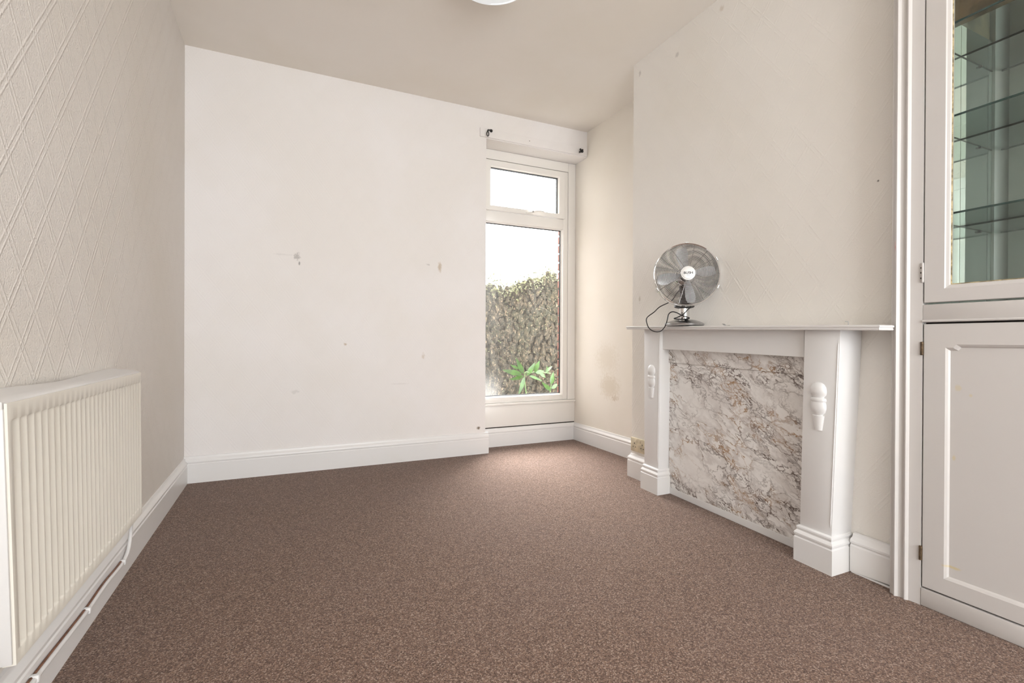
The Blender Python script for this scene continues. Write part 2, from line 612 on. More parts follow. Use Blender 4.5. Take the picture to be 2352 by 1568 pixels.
def lathe(bm, prof, steps=40, fn=None):
    """prof: (r,z) list around local Z"""
    rings = []
    for r, z in prof:
        if r < 1e-6:
            rings.append([bm.verts.new(fn(Vector((0, 0, z))) if fn else (0, 0, z))])
        else:
            ring = []
            for k in range(steps):
                a = 2 * math.pi * k / steps
                p = Vector((r * math.cos(a), r * math.sin(a), z))
                ring.append(bm.verts.new(fn(p) if fn else p))
            rings.append(ring)
    for a, b in zip(rings, rings[1:]):
        for k in range(steps):
            if len(a) == 1 and len(b) == 1:
                continue
            if len(a) == 1:
                bm.faces.new([a[0], b[k], b[(k + 1) % steps]])
            elif len(b) == 1:
                bm.faces.new([a[k], b[0], a[(k + 1) % steps]])
            else:
                bm.faces.new([a[k], b[k], b[(k + 1) % steps], a[(k + 1) % steps]])


def sweep(bm, path, prof, z0=0.0, fn=None):
    """sweep a (depth,height) profile along a plan path; the room lies right of the path; mitred corners"""
    n = len(path)
    P = [Vector((p[0], p[1])) for p in path]
    offs = []
    for i in range(n):
        ds = []
        if i > 0:
            ds.append((P[i] - P[i - 1]).normalized())
        if i < n - 1:
            ds.append((P[i + 1] - P[i]).normalized())
        ns = [Vector((d.y, -d.x)) for d in ds]
        if len(ns) == 1:
            offs.append(ns[0])
        else:
            s = ns[0] + ns[1]
            offs.append(s / (1 + ns[0].dot(ns[1])))
    rings = []
    for i in range(n):
        rings.append([bm.verts.new((P[i].x + offs[i].x * d, P[i].y + offs[i].y * d, z0 + h)) for d, h in prof])
    k = len(prof)
    for i in range(n - 1):
        for j in range(k):
            bm.faces.new([rings[i][j], rings[i][(j + 1) % k], rings[i + 1][(j + 1) % k], rings[i + 1][j]])
    bm.faces.new(rings[0][::-1])
    bm.faces.new(rings[-1])
    if fn:
        for v in bm.verts:
            v.co = Vector(fn(v.co))


def frame_loops(bm, loops):
    """loops: list of equal-length point rings; joins consecutive rings with quads"""
    vs_ = [[bm.verts.new(p) for p in L] for L in loops]
    n = len(vs_[0])
    for a, b in zip(vs_, vs_[1:]):
        for k in range(n):
            bm.faces.new([a[k], a[(k + 1) % n], b[(k + 1) % n], b[k]])
    return vs_


# ------------------------------------------------------------------ setting: floor, ceiling, walls
def S(o):
    o['kind'] = 'structure'
    return o


S(B('floor', XL - 0.3, 2.6, YR - 0.3, YW + 0.12, -0.08, 0.0, M_CARPET))
S(B('ceiling', XL - 0.3, 2.6, YR - 0.3, YW + 0.12, H, H + 0.12, M_CEIL))
S(B('wall_left', XL - 0.2, XL, YR - 0.3, YB + 0.05, 0, H, M_WALL_L))
# back wall with the window opening (three blocks of one wall)
WXL, WTOP = 1.378, 2.396
bm = bmesh.new()
box(bm, XL - 0.2, WXL, YB, YB + 0.28, 0, H)
box(bm, WXL, XA + 0.25, YB, YB + 0.28, WTOP, H, 0.0)
box(bm, WXL, XA + 0.25, YW + 0.012, YB + 0.28, 0, 0.345, 0.0)
S(link('wall_back', bm, M_WALL_B))
S(B('wall_alcove', XA, XA + 0.2, Y1 - 0.1, YB + 0.28, 0, H, M_WALL_A))
# chimney breast: slightly out of plumb, as measured
bm = bmesh.new()
NY, NZ = 6, 6
YC0 = 0.97
grid = []
for i in range(NY + 1):
    y = Y1 - (Y1 - YC0) * i / NY
    grid.append([bm.verts.new((chim_x(y, H * j / NZ), y, H * j / NZ)) for j in range(NZ + 1)])
for i in range(NY):
    for j in range(NZ):
        bm.faces.new([grid[i][j], grid[i + 1][j], grid[i + 1][j + 1], grid[i][j + 1]])
bl = [bm.verts.new((XA + 0.1, Y1, 0)), bm.verts.new((XA + 0.1, Y1, H))]
br = [bm.verts.new((XA + 0.1, YC0, 0)), bm.verts.new((XA + 0.1, YC0, H))]
bm.faces.new([bl[0]] + grid[0][:] + [bl[1]])
bm.faces.new([br[1]] + grid[NY][::-1] + [br[0]])
bm.faces.new([bl[0], bl[1], br[1], br[0]])
bm.faces.new([bl[1]] + [g[-1] for g in grid] + [br[1]])
bm.faces.new([br[0]] + [g[0] for g in grid[::-1]] + [bl[0]])
S(link('wall_chimney', bm, M_WALL_C))
YCE = 0.20           # far end of the cupboard alcove
S(B('wall_cupboard_back', 2.26, 2.5, YCE - 0.05, YC0 + 0.02, 0, H, M_WALL_A))
S(B('wall_right', XF + 0.01, 2.5, YR - 0.3, YCE, 0, H, M_WALL_C))
# rear wall behind the camera with a wide window
RX0, RX1, RZ0, RZ1 = -0.50, 1.80, 0.35, 2.45
bm = bmesh.new()
box(bm, XL - 0.2, RX0, YR - 0.2, YR, 0, H)
box(bm, RX1, 2.3, YR - 0.2, YR, 0, H)
box(bm, RX0, RX1, YR - 0.2, YR, 0, RZ0)
box(bm, RX0, RX1, YR - 0.2, YR, RZ1, H)
S(link('wall_rear', bm, M_WALL_A))
w2 = S(empty('window_2', ((RX0 + RX1) / 2, YR - 0.06, RZ0)))
bm = bmesh.new()
for a, b_ in ((RX0, RX0 + 0.06), (RX1 - 0.06, RX1), (0.62, 0.68)):
    box(bm, a, b_, YR - 0.09, YR - 0.03, RZ0, RZ1, 0.006)
for a, b_ in ((RZ0, RZ0 + 0.06), (RZ1 - 0.06, RZ1)):
    box(bm, RX0 + 0.055, RX1 - 0.055, YR - 0.088, YR - 0.032, a, b_, 0.006)
link('window_frame', bm, M_PVC, w2)
B('pane', RX0 + 0.05, 0.625, YR - 0.064, YR - 0.058, RZ0 + 0.05, RZ1 - 0.05, M_DGLASS, w2)
B('pane', 0.675, RX1 - 0.05, YR - 0.064, YR - 0.058, RZ0 + 0.05, RZ1 - 0.05, M_DGLASS, w2)

# panelled door on the left wall, behind the camera
d1 = S(empty('door_1', (XL, -0.62, 0)))
bm = bmesh.new()
for a, b_ in ((-1.10, -1.01), (-0.23, -0.14)):
    box(bm, XL + .001, XL + .024, a, b_, 0.0005, 2.09, .005)
box(bm, XL + .001, XL + .024, -1.10, -0.14, 2.0905, 2.18, .005)
link('architrave', bm, M_TRIM, d1)
B('leaf_slab', XL + .001, XL + .010, -1.0095, -0.2305, 0.006, 2.0895, M_TRIM, d1)
for a, b_ in ((-.96, -.65), (-.59, -.28)):
    for c, e in ((.18, .92), (1.06, 1.98)):
        B('raised_panel', XL + .0105, XL + .020, a, b_, c, e, M_TRIM, d1, .006)
bm = bmesh.new()
lathe(bm, [(0, .05), (.018, .048), (.026, .036), (.022, .022), (.010, .014), (.010, 0)], 20, lambda p: Vector((XL + .011 + p.z, -.285 + p.x, 1.0 + p.y)))
auto_smooth(link('door_handle', bm, M_BRASSV, d1), 40)

# baseboards
SK = [(0, 0), (.020, 0), (.020, .103), (.0165, .107), (.0165, .110), (.020, .114), (.0205, .121), (.017, .128), (.011, .133), (.009, .137), (.007, .146), (0, .148)]


def skirt(name, path, k=1.0, mat=M_TRIM, fn=None, tk=1.0):
    bm = bmesh.new()
    sweep(bm, path, [(d * tk, h * k) for d, h in SK], fn=fn)
    return S(auto_smooth(link(name, bm, mat), 30))


skirt('baseboard_left', [(XL, -0.139), (XL, YB - 0.0)], 1.0)
skirt('baseboard_back', [(XL + 0.0, YB), (WXL + 0.022, YB), (WXL + 0.022, YW)][0:2], 1.08)
skirt('baseboard_recess', [(WXL, YW), (XA, YW)], 1.0)
skirt('baseboard_alcove', [(XA, YW), (XA, Y1), (chim_x(Y1, 0), Y1), (chim_x(2.3, 0), 2.285)], 1.0)


def lift(co):
    t = max(0.0, min(1.0, (1.118 - co.y) / 0.14))
    return (co.x, co.y, co.z + (0.004 + 0.010 * t) if co.z < 0.05 else co.z)


skirt('baseboard_chimney', [(1.949, 1.118), (1.944, 0.973)], 0.98, fn=lift, tk=1.45)
bm = bmesh.new()
sweep(bm, [(1.934, 1.115), (1.929, 0.973)], [(0, 0), (.012, 0), (.010, .006), (0, .008)])
S(link('trim_2', bm, M_TRIM))

# board fixed over the window head
_t1 = S(B('trim_1', 1.324, 2.281, YB - 0.011, YB, 2.403, 2.468, M_WALL_B, bev=0.002))
B('screw', 1.738, 1.743, YB - 0.0125, YB - 0.0109, 2.434, 2.439, M_DARK, _t1)

# ------------------------------------------------------------------ window
win = S(empty('window_1', ((WXL + XA) / 2, YW, 0.345)))
FX0, FX1 = WXL, 2.215
fy0, fy1 = YW, YW + 0.065


def rect_loop(x0, x1, z0, z1, y):
    return [(x0, y, z0), (x1, y, z0), (x1, y, z1), (x0, y, z1)]


# liner strip on the right and over the head
bm = bmesh.new()
box(bm, FX1 + 0.0005, XA - 0.0005, YW - 0.006, YW + 0.09, 0.349, WTOP - 0.001, 0.003)
box(bm, WXL + 0.001, FX1, YW - 0.006, YW + 0.09, 2.318, WTOP - 0.001, 0.003)
link('liner_board', bm, M_PVC, win)
# outer frame: jambs, head, transom, cill rail
bm = bmesh.new()
box(bm, FX0 + .001, 1.432, fy0, fy1, 0.349, 2.317, 0.004)
box(bm, 2.167, FX1, fy0, fy1, 0.349, 2.317, 0.004)
box(bm, 1.43, 2.169, fy0 + .001, fy1, 0.349, 0.396, 0.004)
box(bm, 1.43, 2.169, fy0 + .001, fy1, 1.820, 1.905, 0.004)
box(bm, 1.43, 2.169, fy0 + .001, fy1, 2.300, 2.317, 0.003)
auto_smooth(link('window_frame', bm, M_PVC, win), 35)
# bead ring in front of the large pane
bm = bmesh.new()
frame_loops(bm, [rect_loop(1.430, 2.169, .394, 1.822, fy0 + .012), rect_loop(1.440, 2.159, .404, 1.812, fy0 + .020), rect_loop(1.440, 2.159, .404, 1.812, fy0 + .034)])
link('glazing_bead', bm, M_PVC, win)
bm = bmesh.new()
frame_loops(bm, [rect_loop(1.438, 2.161, .402, 1.814, fy0 + .030), rect_loop(1.443, 2.154, .409, 1.807, fy0 + .031), rect_loop(1.443, 2.154, .409, 1.807, fy0 + .045)])
link('gasket', bm, M_GASKET, win)
B('pane', 1.436, 2.163, fy0 + .040, fy0 + .044, .40, 1.816, M_GLASS, win)
# top-hung sash
bm = bmesh.new()
SX0, SX1, SZ0, SZ1 = 1.424, 2.178, 1.908, 2.310
lo = [rect_loop(SX0, SX1, SZ0, SZ1, fy0 + .03), rect_loop(SX0, SX1, SZ0, SZ1, fy0 - .012), rect_loop(SX0 + .004, SX1 - .004, SZ0 + .004, SZ1 - .004, fy0 - .015),
      rect_loop(1.482, 2.122, 1.945, 2.262, fy0 - .015), rect_loop(1.489, 2.115, 1.936 + .004, 2.256, fy0 - .004), rect_loop(1.489, 2.115, 1.940, 2.256, fy0 + .03)]
frame_loops(bm, lo)
sash = link('opening_sash', bm, M_PVC, win)
bm = bmesh.new()
frame_loops(bm, [rect_loop(1.487, 2.117, 1.938, 2.258, fy0 + .008), rect_loop(1.493, 2.109, 1.945, 2.250, fy0 + .009), rect_loop(1.493, 2.109, 1.945, 2.250, fy0 + .03)])
link('gasket', bm, M_GASKET, sash)
B('pane', 1.487, 2.117, fy0 + .020, fy0 + .024, 1.938, 2.258, M_DGLASS, sash)
bm = bmesh.new()
box(bm, 1.80, 1.865, fy0 - .026, fy0 - .0155, 1.910, 1.926, .004)
tube(bm, spline([(1.815, fy0 - .030, 1.917), (1.845, fy0 - .045, 1.922), (1.90, fy0 - .050, 1.936), (1.955, fy0 - .052, 1.934)], 4), [.008] * 4 + [.007] * 4 + [.006] * 4 + [.004], 8)
h_ = link('handle', bm, M_PVC, sash)
auto_smooth(h_, 40)
bm = bmesh.new()
lathe(bm, [(0, .003), (.006, .003), (.008, 0), (.008, -.004)], 14, lambda p: Vector((1.848 + p.x, fy0 - .052 - p.z, 1.925 + p.y)))
link('handle_lock', bm, M_BRUSH, h_)
# inner cill and apron panel
B('window_sill', WXL + .001, XA - .001, YW - 0.022, YW + 0.05, 0.329, 0.348, M_PVC, win, bev=0.004)
B('apron_panel', WXL + .001, XA - .001, YW - 0.006, YW + 0.011, 0.156, 0.3285, M_PVC, win, bev=0.002)
B('shadow_gap', WXL + .001, XA - .001, YW + 0.002, YW + 0.011, 0.146, 0.1555, M_DARK, win)

# ------------------------------------------------------------------ outside
S(B('yard_ground', -2, 8, YB + 0.29, 9, -0.45, -0.35, M_SOIL))
# brick reveal beside the window
br_t = tag(empty('brick_reveal', (2.27, 3.78, -0.3)), 'narrow strip of red brick outside the window pane', 'brickwork')
B('mortar_core', 2.226, 2.48, 3.735, 3.80, -0.34, 2.6, M_MORTAR, br_t)
bm = bmesh.new()
box(bm, 2.215, 2.45, 3.733, 3.806, 0, 0.065, 0.004, 1)
b0 = link('brick', bm, M_BRICK, br_t)
bmesh_me = b0.data
for i in range(36):
    if i == 0:
        o = b0
    else:
        o = b0.copy()
        COL.objects.link(o)
    o.location = (random.uniform(-.003, .003), 0, -0.33 + i * 0.079)

S(B('wall_exterior', -3.0, 6.0, YB + 0.06, YB + 0.28, H + 0.13, 6.2, M_EXT))
S(B('wall_sky_blocker', 0.75, 1.0, YB + 0.285, 8.5, -0.35, 4.6, M_EXT))  # unseen wall, added to hold sky light back from the alcove wall
# rubble garden wall
gw = tag(empty('garden_wall', (2.6, 5.3, -0.35)), 'mossy rubble stone garden wall seen through the window', 'wall')
GY = 5.32


def gtop(x):
    return 1.46 + 0.20 * (x - 2.1) + 0.035 * math.sin(x * 7) + 0.02 * math.sin(x * 17 + 1)


bm = bmesh.new()
nx, nz = 120, 60
rows = []
for i in range(nx + 1):
    x = 0.4 + 5.2 * i / nx
    r = []
    for j in range(nz + 1):
        z = -0.35 + (gtop(x) - 0.03 + 0.35) * j / nz
        d = 0.03 * math.sin(x * 23 + 3 * math.sin(z * 9)) * math.sin(z * 29 + 2 * math.sin(x * 11)) + random.uniform(-.014, .014)
        r.append(bm.verts.new((x, GY + d, z)))
    r.append(bm.verts.new((x, GY + 0.35, gtop(x))))
    r.append(bm.verts.new((x, GY + 0.35, -0.35)))
    rows.append(r)
for a, b_ in zip(rows, rows[1:]):
    for j in range(len(a) - 1):
        bm.faces.new([a[j], b_[j], b_[j + 1], a[j + 1]])
link('wall_core', bm, M_STONE, gw)
stones = []
for k in range(7):
    bm = bmesh.new()
    b2 = bmesh.new()
    hexa(b2, [(sx * .5 * random.uniform(.75, 1.05), sy * .5, sz * .5 * random.uniform(.7, 1.05)) for sx, sy, sz in
              ((-1, -1, -1), (1, -1, -1), (1, 1, -1), (-1, 1, -1), (-1, -1, 1), (1, -1, 1), (1, 1, 1), (-1, 1, 1))])
    merge(bm, b2, 0.16, 1, lambda c: (c.x, c.y * random.uniform(.8, 1.1), c.z))
    bmesh.ops.recalc_face_normals(bm, faces=bm.faces[:])
    me = bpy.data.meshes.new('stone')
    bm.to_mesh(me)
    bm.free()
    me.materials.append(M_STONE)
    stones.append(me)
gw_inv = Matrix.Translation((-2.6, -5.3, 0.35))
spots = []
tries = 0
while len(spots) < 290 and tries < 20000:
    tries += 1
    x, z = random.uniform(1.95, 3.40), random.uniform(0.05, 1.80)
    if z > gtop(x) - 0.01:
        continue
    if all((x - a) ** 2 + ((z - b_) * 1.15) ** 2 > 0.0046 for a, b_ in spots):
        spots.append((x, z))
for x, z in spots:
    o = bpy.data.objects.new('stone', random.choice(stones))
    o.parent = gw
    o.matrix_parent_inverse = gw_inv
    o.location = (x, GY + random.uniform(-.005, .012), z)
    o.scale = (random.uniform(.05, .10), random.uniform(.045, .07), random.uniform(.07, .14))
    o.rotation_euler = (random.uniform(-.4, .4), random.uniform(-.5, .5), random.uniform(-.4, .4))
    COL.objects.link(o)


def leaf_mesh(name, L, W, mat, fold=0.25, droop=0.2):
    bm = bmesh.new()
    n = 6
    mid, lf, rt = [], [], []
    for i in range(n + 1):
        t = i / n
        w = W * math.sin(math.pi * t ** 0.75) * (1 - 0.15 * t)
        zz = -droop * L * t * t
        mid.append(bm.verts.new((L * t, 0, zz - fold * w * .6)))
        if 0 < i < n:
            lf.append(bm.verts.new((L * t, w, zz)))
            rt.append(bm.verts.new((L * t, -w, zz)))
        else:
            lf.append(mid[-1])
            rt.append(mid[-1])
    for i in range(n):
        for s, fl in ((lf, False), (rt, True)):
            q = [mid[i], mid[i + 1], s[i + 1], s[i]]
            u_ = []
            for v in q:
                if v not in u_:
                    u_.append(v)
            if len(u_) >= 3:
                bm.faces.new(u_[::-1] if fl else u_)
    me = bpy.data.meshes.new(name)
    bm.to_mesh(me)
    bm.free()
    me.materials.append(mat)
    for p in me.polygons:
        p.use_smooth = True
    return me


# growth along the top of the wall: nobody could count it
bm = bmesh.new()
for i in range(2600):
    x = random.uniform(1.6, 3.7)
    zt = gtop(x)
    if random.random() < 0.72:
        c = Vector((x, GY - random.uniform(-.1, .09), zt + random.gauss(-.01, .055)))
        s = random.uniform(.008, .026)
    else:
        c = Vector((x, GY - random.uniform(.04, .07), random.uniform(0.0, zt)))
        s = random.uniform(.006, .014)
    a = random.uniform(0, 6.28)
    d = Vector((math.cos(a), random.uniform(-.8, .2), math.sin(a) * .8 - .1)).normalized() * s
    e = d.cross(Vector((random.uniform(-1, 1), 1, random.uniform(-1, 1)))).normalized() * s * .38
    v = [bm.verts.new(c - d), bm.verts.new(c + e), bm.verts.new(c + d), bm.verts.new(c - e)]
    bm.faces.new(v)
tag(link('ferny_growth', bm, M_IVY, gw), 'pale ferny growth spilling over the top of the wall', kind='stuff')

# cobweb strand across the outside of the pane
bm = bmesh.new()
tube(bm, spline([(2.00, 3.775, 1.155), (2.075, 3.77, 1.135), (2.14, 3.77, 1.095), (2.216, 3.772, 1.087)], 6), .0009, 6)
tag(link('cobweb_strand', bm, simple('dusty_cobweb', (0.30, 0.29, 0.28), 0.9, 0, 60)), 'pale cobweb strand sagging outside the lower window pane', 'cobweb')

# young plant by the wall
pl = tag(empty('leafy_plant', (2.2, 4.4, -0.35)), 'bright green leafy plant growing outside the lower window pane', 'plant')
leafA = leaf_mesh('leaf', 0.19, 0.027, M_LEAF)
leafB = leaf_mesh('leaf', 0.14, 0.025, M_LEAF, 0.3, 0.35)
bm = bmesh.new()
hub = Vector((2.19, 4.42, 0.50))
tube(bm, spline([(2.28, 4.45, -0.35), (2.25, 4.44, 0.1), hub, (2.26, 4.42, 0.53), (2.36, 4.42, 0.535), (2.50, 4.43, 0.515)], 5), .0055, 6)
tube(bm, spline([(2.46, 4.45, -0.35), (2.47, 4.44, 0.1), (2.50, 4.42, 0.40)], 5), .005, 6)
link('stem', bm, M_STEM, pl)
pl_inv = Matrix.Translation((-2.2, -4.4, 0.35))
for (bx, bz, ang, tilt, me, sc) in [
        (2.15, .52, 170, .25, leafA, 1.1), (2.16, .50, 205, -.2, leafB, 1.0), (2.18, .52, 118, .1, leafA, .95), (2.21, .50, 52, .2, leafA, .95),
        (2.30, .53, 66, -.1, leafB, 1.05), (2.18, .49, 258, .3, leafA, 1.05), (2.23, .50, -12, -.35, leafA, .95), (2.12, .57, 150, .5, leafB, .65),
        (2.30, .53, 10, .3, leafB, .9), (2.42, .53, 48, -.4, leafB, .8), (2.46, .52, 95, .2, leafB, .55), (2.35, .53, -30, .4, leafB, .8),
        (2.50, .40, 75, .1, leafB, 1.0), (2.49, .34, 140, .2, leafB, .9), (2.50, .36, 30, .2, leafB, .8), (2.17, .50, 192, .9, leafB, .9)]:
    o = bpy.data.objects.new('leaf', me)
    o.parent = pl
    o.matrix_parent_inverse = pl_inv
    a = math.radians(ang)
    o.location = (bx, 4.41 + random.uniform(-.03, .02), bz)
    o.rotation_mode = 'XYZ'
    M = Matrix.Rotation(-a, 4, 'Y') @ Matrix.Rotation(math.radians(62) + tilt, 4, 'X')
    o.rotation_euler = M.to_euler()
    o.scale = (sc, sc, sc)
    COL.objects.link(o)

# ------------------------------------------------------------------ fireplace surround
sur = tag(empty('fireplace_surround', (1.93, 1.70, 0)), 'white painted wooden fireplace surround with mantel shelf and marble-effect panel', 'fireplace')


def warp(co):
    t = 2.2 - co[1]
    return (co[0] - 0.06 * t, co[1], co[2] * (1.006 - 0.022 * t))


def sbox(bm, x0, x1, y0, y1, z0, z1, bev=.003, seg=2):
    box(bm, x0, x1, y0, y1, z0, z1, bev, seg, warp)


# mantel shelf, notched round the cupboard architrave
prof_in = [(0.0, .004), (.004, 0.0), (.004, -.006), (.001, -.008), (.001, -.013), (-.004, -.019)]
plan = [(1.855, 2.366), (2.02, 2.366), (1.97, 0.974), (1.875, 0.974), (1.875, 0.956), (1.799, 0.960)]
bm = bmesh.new()
ztop = lambda y: 0.920 + (y - 0.926) * (0.029 / 1.44)
loops = []
ctr = Vector((1.90, 1.65))
for off, dz in [(-.006, 0.0), (-.001, -.001), (0.002, -.003), (.002, -.008), (-.002, -.0095), (-.002, -.012), (.0, -.014), (-.001, -.018), (-.004, -.019)]:
    L = []
    for k, (x, y) in enumerate(plan):
        ox = -1 if k in (0, 5) else 0
        oy = 1 if k in (0, 1) else (-1 if k in (4, 5) else 0)
        L.append((x + ox * off, y + oy * off, ztop(y) + dz))
    loops.append(L)
vv = frame_loops(bm, loops)
bm.faces.new(vv[0])
bm.faces.new(vv[-1][::-1])
link('mantel_shelf', bm, M_SHELF, sur)

# frieze board
bm = bmesh.new()
sbox(bm, 1.918, 1.99, 1.262, 2.128, 0.812, 0.926, .002)
link('frieze', bm, M_SURR, sur)
# opening: marble-effect board, upper strip, bottom batten
bm = bmesh.new()
sbox(bm, 1.974, 1.990, 1.20, 2.125, 0.036, 0.745, .0005, 1)
link('marble_panel', bm, M_MARBLE, sur)
bm = bmesh.new()
sbox(bm, 1.964, 1.988, 1.20, 2.125, 0.738, 0.812, .0015, 1)
link('marble_strip', bm, M_MARBLE, sur)
bm = bmesh.new()
sbox(bm, 1.972, 1.992, 1.20, 2.125, 0.0005, 0.0355, .002)
link('batten', bm, M_SURR, sur)


def pilaster(yc, wt, wb, ct, cb):
    """ct, cb: centre y at top and bottom"""
    bm = bmesh.new()
    b2 = bmesh.new()
    x0, x1 = 1.90, 2.03
    z0, z1 = 0.10, 0.926
    hexa(b2, [(x0, cb - wb / 2, z0), (x1, cb - wb / 2, z0), (x1, cb + wb / 2, z0), (x0, cb + wb / 2, z0),
              (x0, ct - wt / 2, z1), (x1, ct - wt / 2, z1), (x1, ct + wt / 2, z1), (x0, ct + wt / 2, z1)])
    merge(bm, b2, .0025, 2, warp)
    o = link('pilaster', bm, M_SURR, sur)
    auto_smooth(o, 35)
    # stopped chamfer bead on the near front edge
    bm = bmesh.new()
    e0, e1 = cb - wb / 2 + .006, ct - wt / 2 + .006
    ys = lambda z: e0 + (e1 - e0) * (z - z0) / (z1 - z0)
    tube(bm, [warp((x0 - .0005, ys(z_), z_)) for z_ in (.175, .19, .86, .875)], [.0004, .002, .002, .0004], 8)
    auto_smooth(link('edge_bead', bm, M_SURR, o), 60)
    # plinth block with moulded top
    bm = bmesh.new()
    w2_ = wb / 2 + .012
    path = [(2.02, cb + w2_ - .018), (x0 + .003, cb + w2_ - .018), (x0 + .003, cb - w2_ + .018), (2.02, cb - w2_ + .018)]
    prof = [(0, 0), (.020, 0), (.020, .094), (.0165, .097), (.0165, .101), (.0195, .105), (.020, .112), (.015, .120), (.0115, .123), (.0115, .128), (.0135, .132), (.0125, .138), (.008, .142), (0, .144)]
    sweep(bm, path, prof, fn=warp)
    auto_smooth(link('plinth', bm, M_SURR, o), 30)
    # applied turned corbel (half round)
    bm = bmesh.new()
    pr = [(0, .185), (.012, .184), (.022, .178), (.030, .166), (.032, .150), (.030, .138), (.022, .129), (.021, .126), (.029, .124), (.031, .121), (.031, .114), (.028, .111), (.028, .108),
          (.031, .100), (.031, .085), (.027, .070), (.018, .061), (.017, .058), (.0235, .0565), (.0235, .054), (.018, .020), (.015, 0.0), (0, 0)]
    yc_ = (ct + cb) / 2
    zb = 0.535
    f_ = lambda p: Vector(warp((x0 - max(0.0, -p.x) * 0.58 + (0.002 if p.x > 0 else 0.0), yc_ + p.y, zb + p.z)))
    lathe(bm, pr, 24, f_)
    auto_smooth(link('corbel', bm, M_SURR, o), 35)
    return o


pilaster(2.19, .146, .126, 2.190, 2.192)
pilaster(1.20, .142, .128, 1.177, 1.200)

# ------------------------------------------------------------------ cupboard
cup = tag(empty('built_in_cupboard', (XF, 0.59, 0)), 'white built-in alcove cupboard with glazed upper door', 'cupboard')
# architrave: plan profile extruded upwards
arch = [(.972, 1.965), (.972, 1.893), (.968, 1.888), (.958, 1.886), (.955, 1.879), (.950, 1.877), (.946, 1.881), (.943, 1.885), (.936, 1.8875), (.929, 1.8865),
        (.926, 1.882), (.922, 1.881), (.918, 1.884), (.915, 1.889), (.908, 1.8905), (.8815, 1.892), (.8815, 1.915), (.90, 1.965)]


def extr_plan(name, prof, z0, z1, mat, parent, sm=30):
    bm = bmesh.new()
    vv = frame_loops(bm, [[(x, y, z0) for y, x in prof], [(x, y, z1) for y, x in prof]])
    bm.faces.new(vv[0][::-1])
    bm.faces.new(vv[1])
    return auto_smooth(link(name, bm, mat, parent), sm)


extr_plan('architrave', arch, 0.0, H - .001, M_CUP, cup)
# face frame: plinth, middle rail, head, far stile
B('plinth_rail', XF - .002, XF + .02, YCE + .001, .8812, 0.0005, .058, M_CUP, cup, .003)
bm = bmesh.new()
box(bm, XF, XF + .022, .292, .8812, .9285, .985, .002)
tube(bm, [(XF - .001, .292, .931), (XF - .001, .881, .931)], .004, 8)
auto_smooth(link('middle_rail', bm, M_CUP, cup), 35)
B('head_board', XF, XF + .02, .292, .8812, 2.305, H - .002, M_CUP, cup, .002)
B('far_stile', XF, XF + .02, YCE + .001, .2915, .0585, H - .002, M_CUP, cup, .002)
# carcass
B('base_board', XF + .023, 2.24, .225, .948, .955, .985, M_CUP, cup)
B('inner_base', XF + .023, 2.24, .225, .948, .04, .06, M_CUP, cup)
B('top_board', XF + .023, 2.24, .225, .948, 2.27, 2.30, M_WOODB, cup)
B('upper_back_board', 2.192, 2.21, .225, .930, 2.0, 2.269, M_WOODB, cup)
B('mirror', 2.190, 2.196, .242, .9085, .986, 1.998, M_MIRROR, cup)
B('mirror', 1.945, 2.189, .9090, .9150, .986, 1.998, M_MIRROR, cup)
B('side_board', 1.967, 2.24, .9155, .946, .986, 2.268, M_WOODB, cup)
B('side_board', XF + .023, 2.24, .225, .240, .986, 2.268, M_CUP, cup)
# glass shelves rest on pegs: things of their own
for zz, lb in ((1.885, 'topmost glass shelf inside the mirrored cupboard'), (1.588, 'middle glass shelf inside the mirrored cupboard'), (1.277, 'lowest glass shelf inside the mirrored cupboard')):
    sh = tag(empty('glass_shelf', (2.05, .57, zz - .003)), lb, 'shelf', 'glass shelves in the cupboard')
    B('sheet', 1.9405, 2.1885, .2435, .9075, zz - .003, zz + .003, M_SGLASS, sh)
    B('front_edge', 1.9375, 1.9403, .2435, .9075, zz - .003, zz + .003, M_SEDGE, sh)
    B('back_edge', 2.1886, 2.1898, .2435, .9075, zz - .003, zz + .003, M_SEDGE, sh)
    B('side_edge', 1.9405, 2.1885, .9076, .9086, zz - .002, zz + .002, M_SEDGE, sh)
    for px_ in (2.06,):
        B('shelf_peg', px_ - .004, px_ + .004, .901, .9086, zz - .010, zz - .0035, M_DARK, sh)


# doors
def yz(pts, x):
    return [(x, y, z) for y, z in pts]


DY0, DY1 = .295, .878


def door_rect(z0, z1, ins=0.0):
    return [(DY1 - ins, z0 + ins), (DY0 + ins, z0 + ins), (DY0 + ins, z1 - ins), (DY1 - ins, z1 - ins)]


# glazed door
ud = empty('door', (XF, DY1, .99), parent=None)
place(ud, cup)
UZ0, UZ1 = .991, 2.302
st = .066


def inner_rect(ins):
    return [(DY1 - st - ins, UZ0 + .054 + ins), (DY0 + st + ins, UZ0 + .054 + ins), (DY0 + st + ins, UZ1 - .066 - ins), (DY1 - st - ins, UZ1 - .066 - ins)]


bm = bmesh.new()
frame_loops(bm, [yz(door_rect(UZ0, UZ1), XF + .024), yz(door_rect(UZ0, UZ1), XF + .0015), yz(door_rect(UZ0, UZ1, .0015), XF),
                 yz(inner_rect(-.012), XF), yz(inner_rect(-.009), XF + .003), yz(inner_rect(-.002), XF + .006), yz(inner_rect(0), XF + .010), yz(inner_rect(0), XF + .024), yz(door_rect(UZ0, UZ1), XF + .024)])
